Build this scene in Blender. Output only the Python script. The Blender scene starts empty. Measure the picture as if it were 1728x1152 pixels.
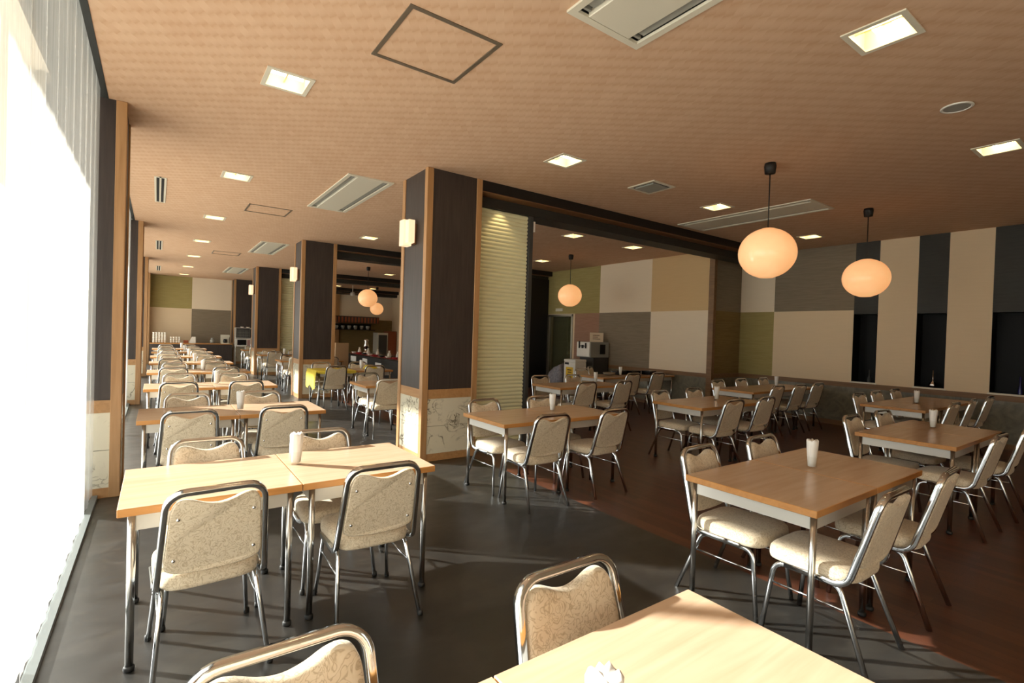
import bpy, bmesh, math, random
from mathutils import Vector, Matrix
random.seed(7)
PI = math.pi
SC = bpy.context.scene
COL = SC.collection
H = 1.47            # camera height
CZ = 3.32           # ceiling height

# ------------------------------------------------------------------ materials
def lin(r, g, b):
    f = lambda c: (c/255/12.92) if c/255 <= .04045 else ((c/255+.055)/1.055)**2.4
    return (f(r), f(g), f(b), 1)

class NT:
    def __init__(s, name):
        s.m = bpy.data.materials.new(name); s.m.use_nodes = True
        s.n = s.m.node_tree; s.n.nodes.clear()
        s.out = s.add('ShaderNodeOutputMaterial')
    def add(s, t, **kw):
        n = s.n.nodes.new(t)
        for k, v in kw.items():
            if k.startswith('_'): setattr(n, k[1:], v)
            else: n.inputs[k.replace('__', ' ')].default_value = v
        return n
    def link(s, a, ao, b, bi): s.n.links.new(a.outputs[ao], b.inputs[bi])
    def bsdf(s, color, rough=.5, metal=0, spec=.5, **kw):
        b = s.add('ShaderNodeBsdfPrincipled')
        b.inputs['Base Color'].default_value = color
        b.inputs['Roughness'].default_value = rough
        b.inputs['Metallic'].default_value = metal
        b.inputs['Specular IOR Level'].default_value = spec
        s.link(b, 0, s.out, 0); s.b = b
        return b
    def coord(s, scale=(1, 1, 1), rot=(0, 0, 0), kind='Object'):
        c = s.add('ShaderNodeTexCoord'); m = s.add('ShaderNodeMapping')
        m.inputs['Scale'].default_value = scale; m.inputs['Rotation'].default_value = rot
        s.link(c, kind, m, 0); return m
    def ramp(s, stops):
        r = s.add('ShaderNodeValToRGB'); e = r.color_ramp.elements
        while len(e) < len(stops): e.new(.5)
        for i, (p, c) in enumerate(stops): e[i].position = p; e[i].color = c
        return r
    def bump(s, src, out, strength=.2, dist=.01):
        b = s.add('ShaderNodeBump'); b.inputs['Strength'].default_value = strength; b.inputs['Distance'].default_value = dist
        s.link(src, out, b, 'Height'); s.link(b, 0, s.b, 'Normal')

def plain(name, rgb, rough=.5, metal=0, spec=.5):
    t = NT(name); t.bsdf(lin(*rgb), rough, metal, spec); return t.m

def noisy(name, c1, c2, scale=(8, 8, 8), rough=.5, metal=0, spec=.5, detail=3, dist=0., bump=0, kind='Object', lo=.35, hi=.65):
    t = NT(name); t.bsdf(lin(*c1), rough, metal, spec)
    m = t.coord(scale, kind=kind); n = t.add('ShaderNodeTexNoise', Scale=1.0, Detail=detail, Distortion=dist)
    t.link(m, 0, n, 'Vector'); r = t.ramp([(lo, lin(*c1)), (hi, lin(*c2))])
    t.link(n, 'Fac', r, 0); t.link(r, 0, t.b, 'Base Color')
    if bump: t.bump(n, 'Fac', bump, .004)
    return t.m

M = {}
M['chrome'] = plain('chrome steel', (212, 216, 220), .10, 1)
M['steel_leg'] = plain('steel tube', (190, 190, 188), .2, 1)
M['apron'] = plain('grey painted steel', (196, 192, 184), .35, .3)
M['rubber'] = plain('black rubber', (22, 22, 22), .6)
M['black'] = plain('matt black', (14, 13, 13), .55)
M['niche'] = plain('black niche lacquer', (5, 5, 5), .45, 0, .15)
M['charcoal'] = noisy('charcoal panel', (38, 37, 33), (45, 44, 39), (6, 6, 60), .6)
M['white'] = plain('white plastic', (225, 222, 214), .4)
M['offwhite'] = plain('offwhite enamel', (214, 208, 190), .4)
M['grey'] = plain('grey plastic', (150, 150, 142), .5)
M['dgrey'] = plain('dark grey', (60, 60, 58), .5)
M['kerb'] = plain('blue grey kerb', (112, 118, 118), .4)
M['slot'] = plain('black slot', (10, 10, 10), .8)
M['alu'] = plain('aluminium', (150, 142, 128), .35, .9)
M['hatchmetal'] = plain('hatch frame metal', (128, 116, 100), .4, .5)
M['paper'] = noisy('white paper', (240, 240, 236), (228, 228, 226), (60, 60, 8), .8)
M['yellow'] = noisy('yellow cloth', (226, 205, 70), (212, 190, 58), (30, 30, 30), .8, bump=.2)
M['red'] = plain('red cloth', (150, 24, 28), .7)
M['sticker'] = plain('yellow sticker', (222, 180, 30), .5)
M['ink'] = plain('dark ink', (90, 60, 20), .6)
M['greycloth'] = noisy('grey cloth', (150, 150, 160), (120, 120, 132), (20, 20, 20), .9, bump=.3)
M['tanboard'] = plain('tan board', (184, 150, 112), .6)
M['orangewood'] = plain('orange brown wood', (140, 70, 36), .5)
M['silver'] = plain('silver', (215, 210, 205), .18, 1)
M['blueglass'] = plain('cobalt blue glaze', (30, 30, 90), .15)
M['browntrim'] = plain('beam strip wood', (120, 82, 50), .5)
M['bento'] = plain('black lacquer', (20, 16, 20), .25)
M['pink'] = plain('pinkish plastic', (170, 130, 125), .5)
M['cup'] = plain('white porcelain', (236, 228, 214), .3)
M['cupdark'] = plain('brown porcelain', (140, 95, 70), .3)
M['concrete'] = noisy('outside concrete', (205, 202, 195), (190, 187, 180), (2, 2, 2), .9)
M['plaster'] = plain('plain plaster', (205, 190, 168), .8)
M['pocket'] = plain('dark curtain pocket', (44, 46, 44), .8)

def wood(name, c1, c2, axis, rough=.4, scale=1., spec=.5):
    t = NT(name); t.bsdf(lin(*c1), rough, 0, spec)
    sc = [26*scale]*3; sc[axis] = 1.6*scale
    m = t.coord(sc); n = t.add('ShaderNodeTexNoise', Scale=1.0, Detail=5.0, Distortion=.6)
    t.link(m, 0, n, 'Vector'); r = t.ramp([(.3, lin(*c1)), (.7, lin(*c2))])
    t.link(n, 'Fac', r, 0); t.link(r, 0, t.b, 'Base Color'); return t.m
M['oak'] = wood('light oak laminate', (206, 177, 149), (194, 163, 133), 0, .24, spec=.5)
M['oakedge'] = wood('oak edge band', (196, 140, 78), (178, 122, 62), 0, .4)
M['trimwood'] = wood('golden trim wood', (180, 138, 94), (160, 118, 74), 2, .45)
M['trimwood_h'] = wood('golden trim wood lengthwise', (184, 140, 92), (166, 122, 76), 1, .45)
M['walnut'] = wood('dull brown dado wood', (130, 96, 60), (110, 78, 46), 1, .5)
M['darkpanel'] = wood('dark stained veneer', (62, 52, 48), (46, 38, 35), 2, .5, 1.4)

def wood_floor():
    t = NT('brown plank floor'); t.bsdf(lin(90, 52, 36), .33, 0, .45)
    m = t.coord((1, 1, 1), (0, 0, PI/2))
    b = t.add('ShaderNodeTexBrick', Scale=1.0, Mortar__Size=.0012, Bias=0.)
    b.offset = .37; b.inputs['Brick Width'].default_value = .9; b.inputs['Row Height'].default_value = .075
    b.inputs['Color1'].default_value = lin(98, 58, 40); b.inputs['Color2'].default_value = lin(78, 43, 29); b.inputs['Mortar'].default_value = lin(48, 26, 18)
    t.link(m, 0, b, 'Vector')
    m2 = t.coord((22, 2, 2)); n = t.add('ShaderNodeTexNoise', Scale=1., Detail=4.); t.link(m2, 0, n, 'Vector')
    mx = t.add('ShaderNodeMixRGB'); mx.blend_type = 'MULTIPLY'; mx.inputs[0].default_value = .6
    r = t.ramp([(.3, (.6, .6, .6, 1)), (.7, (1.1, 1.1, 1.1, 1))]); t.link(n, 'Fac', r, 0)
    t.link(b, 0, mx, 1); t.link(r, 0, mx, 2); t.link(mx, 0, t.b, 'Base Color')
    return t.m
M['woodfloor'] = wood_floor()

def slate_floor():
    t = NT('dark slate vinyl'); t.bsdf(lin(50, 47, 43), .4, 0, 1.)
    m = t.coord((2.2, 3.2, 2)); n = t.add('ShaderNodeTexNoise', Scale=1., Detail=5., Roughness=.6, Distortion=.6); t.link(m, 0, n, 'Vector')
    r = t.ramp([(.3, lin(28, 27, 24)), (.5, lin(33, 31, 28)), (.7, lin(54, 51, 46))]); t.link(n, 'Fac', r, 0); t.link(r, 0, t.b, 'Base Color')
    m2 = t.coord((5, 9, 5)); n2 = t.add('ShaderNodeTexNoise', Scale=1., Detail=4.); t.link(m2, 0, n2, 'Vector')
    r2 = t.ramp([(.3, (.33, .33, .33, 1)), (.7, (.42, .42, .42, 1))]); t.link(n2, 'Fac', r2, 0); t.link(r2, 0, t.b, 'Roughness')
    return t.m
M['slate'] = slate_floor()

def ceiling_mat():
    t = NT('woven tan ceiling paper'); t.bsdf(lin(208, 174, 144), .85, 0, .2)
    m = t.coord((1, 1, 1), (0, 0, math.radians(35.5)))
    def mth(op, a, b=None, c=None):
        n = t.add('ShaderNodeMath'); n.operation = op
        for k, v in enumerate((a, b, c)):
            if v is None: continue
            if isinstance(v, tuple): t.n.links.new(v[0].outputs[v[1]], n.inputs[k])
            else: n.inputs[k].default_value = v
        return (n, 0)
    sep = t.add('ShaderNodeSeparateXYZ'); t.link(m, 0, sep, 0)
    u, v = (sep, 'X'), (sep, 'Y')
    # slanted strips: rows lean along a sawtooth so every row reads as overlapping parallelograms
    saw = mth('FRACT', mth('DIVIDE', u, .052))
    vv = mth('ADD', mth('DIVIDE', v, .115), mth('MULTIPLY', saw, .26))
    row = mth('FRACT', vv)
    up = mth('MULTIPLY', row, mth('SUBTRACT', 1., row)); up = mth('MULTIPLY', up, 4.)
    nz = t.add('ShaderNodeTexNoise', Scale=5., Detail=2.); t.link(m, 0, nz, 'Vector')
    wn = t.add('ShaderNodeTexWhiteNoise'); wn.noise_dimensions = '2D'
    cb = t.add('ShaderNodeCombineXYZ')
    for s_, d_ in ((mth('FLOOR', mth('DIVIDE', u, .052)), 'X'), (mth('FLOOR', vv), 'Y')): t.n.links.new(s_[0].outputs[0], cb.inputs[d_])
    t.link(cb, 0, wn, 'Vector')
    f = mth('MULTIPLY_ADD', up, .34, mth('MULTIPLY', (wn, 'Value'), .2)); f = mth('MULTIPLY_ADD', (nz, 'Fac'), .3, f)
    r = t.ramp([(.2, lin(198, 160, 129)), (1., lin(219, 188, 159))]); t.n.links.new(f[0].outputs[0], r.inputs[0]); t.link(r, 0, t.b, 'Base Color')
    b = t.add('ShaderNodeBump'); b.inputs['Strength'].default_value = .15; b.inputs['Distance'].default_value = .004
    t.n.links.new(up[0].outputs[0], b.inputs['Height']); t.link(b, 0, t.b, 'Normal'); return t.m
M['ceiling'] = ceiling_mat()

def wallpaper(name, c, amp=9):
    t = NT(name); t.bsdf(lin(*c), .85, 0, .2)
    m = t.coord((3, 3, 46)); n = t.add('ShaderNodeTexNoise', Scale=1., Detail=3., Distortion=.4); t.link(m, 0, n, 'Vector')
    d = tuple(max(0, x-amp) for x in c); r = t.ramp([(.35, lin(*d)), (.65, lin(*c))])
    t.link(n, 'Fac', r, 0); t.link(r, 0, t.b, 'Base Color'); t.bump(n, 'Fac', .25, .004); return t.m
M['wp_cream'] = wallpaper('cream wallpaper', (222, 200, 168), 2)
M['wp_pale'] = wallpaper('pale cream wallpaper', (226, 210, 186), 2)
M['wp_tan'] = wallpaper('tan wallpaper', (206, 176, 132), 2)
M['wp_olive'] = wallpaper('olive wallpaper', (162, 148, 98), 9)
M['wp_grey'] = wallpaper('grey brown wallpaper', (136, 124, 106), 9)
M['wp_brown'] = wallpaper('olive brown wallpaper', (132, 112, 74), 9)
M['wp_rose'] = wallpaper('rose brown wallpaper', (160, 124, 104), 9)

def marble():
    t = NT('veined marble panel'); t.bsdf(lin(222, 214, 190), .25, 0, .5)
    m = t.coord((1.0, 1.0, 1.0), (.5, .3, .6))
    n = t.add('ShaderNodeTexNoise', Scale=4.6, Detail=4., Distortion=1.7); t.link(m, 0, n, 'Vector')
    r = t.ramp([(.0, lin(224, 216, 192)), (.45, lin(218, 210, 186)), (.50, lin(112, 102, 86)), (.52, lin(214, 206, 182)), (1, lin(226, 220, 198))])
    n2 = t.add('ShaderNodeTexNoise', Scale=3., Detail=3.); t.link(m, 0, n2, 'Vector')
    r2 = t.ramp([(.47, (0, 0, 0, 1)), (.6, (1, 1, 1, 1))]); t.link(n2, 'Fac', r2, 0)
    mx = t.add('ShaderNodeMixRGB'); mx.inputs[1].default_value = lin(218, 210, 187)
    t.link(n, 'Fac', r, 0); t.link(r2, 0, mx, 0); t.link(r, 0, mx, 2); t.link(mx, 0, t.b, 'Base Color'); return t.m
M['marble'] = marble()
M['darkmarble'] = noisy('grey green marble', (96, 92, 76), (122, 116, 98), (5, 5, 5), .3, detail=6, dist=2.)

def damask():
    t = NT('cream damask fabric'); t.bsdf(lin(206, 190, 164), .7, 0, .4)
    m = t.coord((1, 1, 1))
    n = t.add('ShaderNodeTexNoise', Scale=26., Detail=1.5, Distortion=2.6); t.link(m, 0, n, 'Vector')
    r = t.ramp([(.40, lin(212, 197, 172)), (.45, lin(212, 197, 172)), (.505, lin(176, 158, 131)), (.56, lin(210, 195, 168)), (.62, lin(214, 200, 176))])
    t.link(n, 'Fac', r, 0); t.link(r, 0, t.b, 'Base Color')
    r2 = t.ramp([(.45, (.75, .75, .75, 1)), (.51, (.5, .5, .5, 1)), (.57, (.75, .75, .75, 1))]); t.link(n, 'Fac', r2, 0); t.link(r2, 0, t.b, 'Roughness')
    t.b.inputs['Sheen Weight'].default_value = .15
    return t.m
M['damask'] = damask()

def curtain_mat():
    t = NT('sheer white curtain')
    tr = t.add('ShaderNodeBsdfTransparent'); tr.inputs[0].default_value = (.97, .97, .96, 1)
    tl = t.add('ShaderNodeBsdfTranslucent'); tl.inputs[0].default_value = (.86, .84, .78, 1)
    df = t.add('ShaderNodeBsdfDiffuse'); df.inputs[0].default_value = (.84, .82, .78, 1)
    a = t.add('ShaderNodeMixShader'); a.inputs[0].default_value = .4; t.link(tl, 0, a, 1); t.link(df, 0, a, 2)
    m = t.coord((3, 260, 1.2)); n = t.add('ShaderNodeTexNoise', Scale=1., Detail=2.); t.link(m, 0, n, 'Vector')
    r = t.ramp([(.3, (.30, .30, .30, 1)), (.7, (.46, .46, .46, 1))]); t.link(n, 'Fac', r, 0)
    b = t.add('ShaderNodeMixShader'); t.link(r, 0, b, 0); t.link(tr, 0, b, 1); t.link(a, 0, b, 2); t.link(b, 0, t.out, 0)
    return t.m
M['curtain'] = curtain_mat()

def glass_mat(name, tint=(.95, .97, .96, 1), refl=.08):
    t = NT(name); tr = t.add('ShaderNodeBsdfTransparent'); tr.inputs[0].default_value = tint
    g = t.add('ShaderNodeBsdfGlossy'); g.inputs['Roughness'].default_value = .03
    mx = t.add('ShaderNodeMixShader'); mx.inputs[0].default_value = refl
    t.link(tr, 0, mx, 1); t.link(g, 0, mx, 2); t.link(mx, 0, t.out, 0); return t.m
M['pane'] = glass_mat('window glass')
M['doorglass'] = glass_mat('dim door glass', (.8, .84, .76, 1), .12)
M['tumbler'] = glass_mat('tumbler glass', (.985, .99, .985, 1), .035)

def emit(name, col, strength, coat=False, mott=None):
    t = NT(name)
    if coat:
        b = t.bsdf((.8, .6, .4, 1), .18, 0, .5)
        b.inputs['Emission Strength'].default_value = strength
        if mott:
            m = t.coord((7, 7, 7)); n = t.add('ShaderNodeTexNoise', Scale=1., Detail=4., Distortion=.8); t.link(m, 0, n, 'Vector')
            r = t.ramp([(.35, mott), (.65, col)]); t.link(n, 'Fac', r, 0); t.link(r, 0, b, 'Emission Color')
        else: b.inputs['Emission Color'].default_value = col
    else:
        e = t.add('ShaderNodeEmission'); e.inputs[0].default_value = col; e.inputs[1].default_value = strength; t.link(e, 0, t.out, 0)
    return t.m
M['globe'] = emit('glowing washi globe', (1, .50, .20, 1), .50, True, (1, .44, .155, 1))
M['sconce'] = emit('glowing sconce shade', (1, .74, .46, 1), .55, True)
M['tube'] = emit('lamp tube', (1, .80, .48, 1), 11.)
M['reflector'] = plain('lamp reflector', (232, 218, 180), .4)
M['pleat'] = wallpaper('pale green pleat', (226, 224, 186), 3)

# ------------------------------------------------------------------ mesh helpers
def bx(bm, x0, x1, y0, y1, z0, z1, mi=0):
    r = bmesh.ops.create_cube(bm, size=1)
    for v in r['verts']:
        v.co = Vector(((x0+x1)/2+v.co.x*(x1-x0), (y0+y1)/2+v.co.y*(y1-y0), (z0+z1)/2+v.co.z*(z1-z0)))
    for f in {f for v in r['verts'] for f in v.link_faces}: f.material_index = mi

def bevel(bm, w, seg=2):
    bmesh.ops.bevel(bm, geom=list(bm.edges), offset=w, segments=seg, affect='EDGES', profile=.5)

def lathe(bm, prof, c=(0, 0, 0), n=24, mi=0):
    rings = []
    for r, z in prof:
        if r < 1e-6: rings.append([bm.verts.new((c[0], c[1], c[2]+z))])
        else: rings.append([bm.verts.new((c[0]+r*math.cos(2*PI*k/n), c[1]+r*math.sin(2*PI*k/n), c[2]+z)) for k in range(n)])
    for a, b in zip(rings, rings[1:]):
        for k in range(n):
            k2 = (k+1) % n
            vs = [a[k % len(a)], a[k2 % len(a)], b[k2 % len(b)], b[k % len(b)]]
            u = []
            for v in vs:
                if v not in u: u.append(v)
            if len(u) > 2:
                f = bm.faces.new(u); f.material_index = mi; f.smooth = True
    return rings

def tube(bm, p, q, r, n=12, mi=0):
    sweep(bm, [Vector(p), Vector(q)], [(r*math.cos(2*PI*k/n), r*math.sin(2*PI*k/n)) for k in range(n)], mi=mi)

def fillet(pts, radii, n=6):
    out = [Vector(pts[0])]
    for i in range(1, len(pts)-1):
        p, a, b = Vector(pts[i]), Vector(pts[i-1]), Vector(pts[i+1]); r = radii[i-1]
        u, v = (a-p).normalized(), (b-p).normalized()
        ang = u.angle(v); d = r/math.tan(ang/2)
        s, e = p+u*d, p+v*d
        cdir = (u+v).normalized(); c = p+cdir*(r/math.sin(ang/2))
        a0, a1 = (s-c), (e-c); tot = a0.angle(a1); ax = a0.cross(a1).normalized()
        for k in range(n+1): out.append(c+Matrix.Rotation(tot*k/n, 3, ax) @ a0)
    out.append(Vector(pts[-1])); return out

def sweep(bm, path, prof, normal=None, mi=0, caps=True):
    path = [Vector(p) for p in path]; rings = []
    t0 = (path[1]-path[0]).normalized()
    if normal is None:
        normal = Vector((0, 0, 1)) if abs(t0.z) < .9 else Vector((1, 0, 0))
    nrm = Vector(normal); nrm = (nrm-t0*nrm.dot(t0)).normalized(); pt = t0
    for i, p in enumerate(path):
        if i == 0: t = t0
        elif i == len(path)-1: t = (path[i]-path[i-1]).normalized()
        else: t = ((path[i+1]-path[i]).normalized()+(path[i]-path[i-1]).normalized()).normalized()
        ax = pt.cross(t)
        if ax.length > 1e-7: nrm = Matrix.Rotation(pt.angle(t), 3, ax.normalized()) @ nrm
        pt = t; bn = t.cross(nrm)
        rings.append([bm.verts.new(p+nrm*u+bn*v) for u, v in prof])
    n = len(prof)
    for a, b in zip(rings, rings[1:]):
        for k in range(n):
            f = bm.faces.new((a[k], a[(k+1) % n], b[(k+1) % n], b[k])); f.smooth = True; f.material_index = mi
    if caps:
        for rg, fl in ((rings[0], True), (rings[-1], False)):
            f = bm.faces.new(rg[::-1] if fl else rg); f.material_index = mi

def cat(pts, per=4):
    n = len(pts); o = []
    for i in range(n):
        p0, p1, p2, p3 = (Vector(pts[(i+k-1) % n]) for k in range(4))
        for j in range(per):
            t = j/per
            o.append(.5*((2*p1)+(p2-p0)*t+(2*p0-5*p1+4*p2-p3)*t*t+(3*p1-p0-3*p2+p3)*t**3))
    return o

def pad(bm, outline, rings):
    """outline: 2D closed list; rings: (inset factor, offset); builds stacked rings + caps"""
    cx = sum(p[0] for p in outline)/len(outline); cy = sum(p[1] for p in outline)/len(outline)
    R = []
    for s, t in rings:
        R.append([bm.verts.new((cx+(p[0]-cx)*s, cy+(p[1]-cy)*s, t)) for p in outline])
    n = len(outline)
    for a, b in zip(R, R[1:]):
        for k in range(n):
            f = bm.faces.new((a[k], a[(k+1) % n], b[(k+1) % n], b[k])); f.smooth = True
    f = bm.faces.new(R[0][::-1]); f = bm.faces.new(R[-1]); f.smooth = True

def mesh(name, bm, mats, smooth=False):
    bmesh.ops.recalc_face_normals(bm, faces=list(bm.faces))
    me = bpy.data.meshes.new(name); bm.to_mesh(me); bm.free()
    for m in (mats if isinstance(mats, (list, tuple)) else [mats]): me.materials.append(m)
    if smooth:
        for p in me.polygons: p.use_smooth = True
    return me

def link(name, data, parent=None, loc=(0, 0, 0), rz=0.):
    o = bpy.data.objects.new(name, data); COL.objects.link(o); o.location = loc; o.rotation_euler = (0, 0, rz)
    if parent: o.parent = parent
    return o

def obj(name, bm, mats, parent=None, loc=(0, 0, 0), rz=0., smooth=False): return link(name, mesh(name, bm, mats, smooth), parent, loc, rz)

def box(name, dims, mat, parent=None, bev=0):
    bm = bmesh.new(); bx(bm, *dims)
    if bev: bevel(bm, bev)
    return obj(name, bm, mat, parent)

def thing(name, label, cat_, loc=(0, 0, 0), rz=0, group=None):
    o = link(name, None, None, loc, rz); o.empty_display_size = .1
    return tag(o, label, cat_, group)

def tag(o, label, cat_, group=None):
    o['label'] = label; o['category'] = cat_
    if group: o['group'] = group
    return o

def struct(o, label, cat_='structure'):
    o['kind'] = 'structure'; o['label'] = label; o['category'] = cat_; return o

def dup(root, loc, rz, label, group=None):
    r = root.copy(); COL.objects.link(r); r.location = loc; r.rotation_euler = (0, 0, rz); r['label'] = label
    if group: r['group'] = group
    for ch in root.children:
        c = ch.copy(); COL.objects.link(c); c.parent = r
        for g in ch.children:
            d = g.copy(); COL.objects.link(d); d.parent = c
    return r

# ------------------------------------------------------------------ setting
XF = 3.09           # line where slate vinyl meets plank floor
XL, XR1, XR2, YF, YB = -.42, 9.25, 10.27, 23.05, -4.
bm = bmesh.new(); bx(bm, -.95, XF, YB, YF, -.1, 0)
fl = struct(obj('floor', bm, M['slate']), 'dark slate-look vinyl floor along the window side', 'floor')
bm = bmesh.new(); bx(bm, XF, 10.7, YB, YF, -.1, 0); obj('wood_flooring', bm, M['woodfloor'], fl)['label'] = 'brown plank flooring'

# ceiling with rectangular openings for the recessed lamps and air units
LIGHTS = [(.765, y) for y in (1.12, 4.08, 7.02, 9.94, 12.9, 15.88, 18.86, 21.88)] + \
         [(3.46, 1.18), (3.46, 4.0), (3.42, 9.8), (6.25, 1.18), (6.25, 4.0), (9.12, 1.2), (9.12, 4.05),
          (6.17, 6.82), (7.82, 6.84), (7.7, 9.63), (6.14, 15.64), (6.18, 21.5), (7.72, 21.55)]
LS = .15
ACS = [((2.155, 1.18), .28, .98), ((2.09, 6.96), .27, .98), ((2.07, 12.87), .27, .98), ((2.07, 18.8), .27, .98), ((7.08, 4.0), .33, .98)]
holes = [(x-LS, x+LS, y-LS, y+LS) for x, y in LIGHTS] + [(c[0]-a, c[0]+a, c[1]-b, c[1]+b) for c, a, b in ACS]
def holed(x0, x1, y0, y1, holes, z):
    xs = sorted({x0, x1} | {v for h in holes for v in h[:2]}); ys = sorted({y0, y1} | {v for h in holes for v in h[2:]})
    bm = bmesh.new(); vv = {}
    def V(x, y):
        if (x, y) not in vv: vv[(x, y)] = bm.verts.new((x, y, z))
        return vv[(x, y)]
    for a, b in zip(xs, xs[1:]):
        for c, d in zip(ys, ys[1:]):
            mx, my = (a+b)/2, (c+d)/2
            if any(h[0] < mx < h[1] and h[2] < my < h[3] for h in holes): continue
            f = bm.faces.new((V(a, c), V(b, c), V(b, d), V(a, d)))
    return bm
bm = holed(-.36, 10.7, YB, YF, holes, CZ)
me = bpy.data.meshes.new('ceiling'); bm.to_mesh(me); bm.free(); me.materials.append(M['ceiling'])
ce = struct(link('ceiling', me), 'tan woven-paper ceiling over the whole dining room', 'ceiling')
box('curtain_pocket_edge', (-.40, -.36, YB, YF, CZ-.004, CZ+.26), M['pocket'], ce)
bm = bmesh.new(); bx(bm, -.95, 10.9, YB-.2, YF+.2, CZ+.26, CZ+.4)  # slab added above the ceiling sheet to block stray sun; caps the pocket too
struct(obj('sun_block_slab', bm, M['pocket']), 'dark slab over the curtain pocket, added above the ceiling against sun leaks', 'sun_blocker')

# window wall: columns, glazing, curtains, outside
def column(name, x0, x1, y0, y1, label, faces):
    r = thing(name, label, 'pillar'); r['kind'] = 'structure'
    w = .075; e = .012
    bm = bmesh.new(); bx(bm, x0+.02, x1-.02, y0+.02, y1-.02, 0, CZ); obj('core', bm, M['darkpanel'], r)
    for cx in (x0, x1-w):
        for cy in (y0, y1-w):
            bm = bmesh.new(); bx(bm, cx, cx+w, cy, cy+w, 0, CZ); bevel(bm, .004, 1); obj('corner_trim', bm, M['trimwood'], r)
    bm = bmesh.new(); bm2 = bmesh.new(); bm3 = bmesh.new()
    a0, a1, b0, b1 = x0+w, x1-w, y0+w, y1-w
    for (p, q, s, t, ax) in ((a0, a1, y0+e, y0+.03, 0), (a0, a1, y1-.03, y1-e, 0), (x0+e, x0+.03, b0, b1, 1), (x1-.03, x1-e, b0, b1, 1)):
        g = .004
        bx(bm, p, q, s-(g if ax == 0 else 0), t, .715, .82); bx(bm, p, q, s, t, 0, .085)
        bx(bm3, p, q, s, t, .82, CZ)
        bx(bm2, p, q, s, t, .085, .398); bx(bm2, p, q, s, t, .402, .715)
    obj('dado_rail', bm, M['trimwood_h'], r); obj('marble_panel', bm2, M['marble'], r); obj('veneer_panel', bm3, M['darkpanel'], r)
    return r
PY = [5.12, 11.05, 16.98, 22.3]
for i, y in enumerate(PY):
    column('pillar', 2.43, 3.15, y, y+.7, ['wide dark pillar with golden corner trim and marble base at mid room',
           'dark trimmed pillar standing behind the yellow-clothed table', 'dark trimmed pillar third along the aisle', 'dark trimmed pillar against the far wall beside the microwave rack'][i], 4)
CY = [-.6, 5.33, 11.26, 17.19, 22.5]
for i, y in enumerate(CY):
    column('window_pillar', -.95, -.235, y, y+.65, ['dark trimmed column between curtain bays beside the camera', 'dark trimmed column with marble base after the first curtain', 'dark trimmed column after the second curtain bay',
            'dark trimmed column after the third curtain bay', 'dark trimmed column in the far corner by the curtain'][i], 4)
bays = [(-4., -.6), (.05, 5.33), (5.98, 11.26), (11.91, 17.19), (17.84, 22.5)]
words = ['camera-side', 'first', 'second', 'third', 'last']
for i, (a, b) in enumerate(bays):
    w = thing('window_%d' % (i+1), 'full-height glazing behind the sheer curtain, %s bay' % words[i], 'window'); w['kind'] = 'structure'
    bm = bmesh.new(); X0, X1 = -.80, -.74
    bx(bm, X0, X1, a, b, 0, .06); bx(bm, X0, X1, a, b, 3.44, 3.52); n = 2
    for k in range(n+1):
        y = a+(b-a)*k/n; bx(bm, X0, X1, y-.025, y+.025, .06, 3.44)
    obj('window_frame', bm, M['alu'], w)
    bm = bmesh.new(); bx(bm, -.775, -.767, a, b, .06, 3.44); obj('pane', bm, M['pane'], w)
    mid = (a+b)/2 if i != 1 else 2.72
    for j, (c, d) in enumerate(((a+.01, mid+.06), (mid-.06, b-.01))):
        bm = bmesh.new(); ny, nz = 90, 6; xo = XL + (.0 if j else -.012)
        g = [[bm.verts.new((xo+.004*math.sin(u/ny*(d-c)*21+j*2)+.003*math.sin(u/ny*(d-c)*57+i), c+(d-c)*u/ny, .035+(3.52-.035)*v/nz)) for v in range(nz+1)] for u in range(ny+1)]
        for u in range(ny):
            for v in range(nz):
                f = bm.faces.new((g[u][v], g[u+1][v], g[u+1][v+1], g[u][v+1])); f.smooth = True
        tag(obj('sheer_curtain', bm, M['curtain']), 'sheer white floor-length curtain, %s panel of the %s window bay' % ('second' if j else 'first', words[i]), 'curtain', 'sheer curtains along the window wall')
bm = bmesh.new(); bx(bm, -.42, -.38, YB, 22.5, 0, .03)
struct(obj('baseboard_left', bm, M['kerb']), 'low dark kerb under the curtains', 'baseboard')
bm = bmesh.new(); bx(bm, -.98, -.72, YB-.2, YF+.2, 3.52, CZ+.4); bx(bm, -1.86, -.72, YB-6, YF+6, 3.40, 3.56)
struct(obj('wall_left', bm, M['plaster']), 'lintel and eave above the window wall', 'wall')
bm = bmesh.new(); bx(bm, -60, -.96, -60, 80, -.3, -.12)
struct(obj('ground', bm, M['concrete']), 'pale paved ground outside the windows', 'ground')

# right-hand walls
def rect_wall(bm, x0, x1, y0, y1, z0, z1): bx(bm, x0, x1, y0, y1, z0, z1)
bm = bmesh.new(); bx(bm, XR1, XR1+.25, 5.95, 10.13, 0, CZ); bx(bm, XR1, XR1+.25, 10.13, 11.2, 2.09, CZ); bx(bm, XR1, XR1+.25, 11.2, YF, 0, CZ)
bx(bm, XR1, XR2+.5, 5.93, 6.18, 0, CZ)
wr = struct(obj('wall_right', bm, M['wp_cream']), 'patchwork wall of cream, tan and olive panels beyond the beam', 'wall')
P_ = .006
def patch(parent, nm, mat, y0, y1, z0, z1, x=XR1):
    box(nm, (x-P_, x+.002, y0, y1, z0, z1), mat, parent)
patch(wr, 'wallpaper_panel', M['wp_olive'], 9.14, 11.4, 2.105, CZ); patch(wr, 'wallpaper_panel', M['wp_pale'], 7.50, 9.14, 2.105, CZ)
patch(wr, 'wallpaper_panel', M['wp_tan'], 6.02, 7.50, 2.105, CZ); patch(wr, 'wallpaper_panel', M['wp_rose'], 9.14, 10.06, .80, 2.105)
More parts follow.
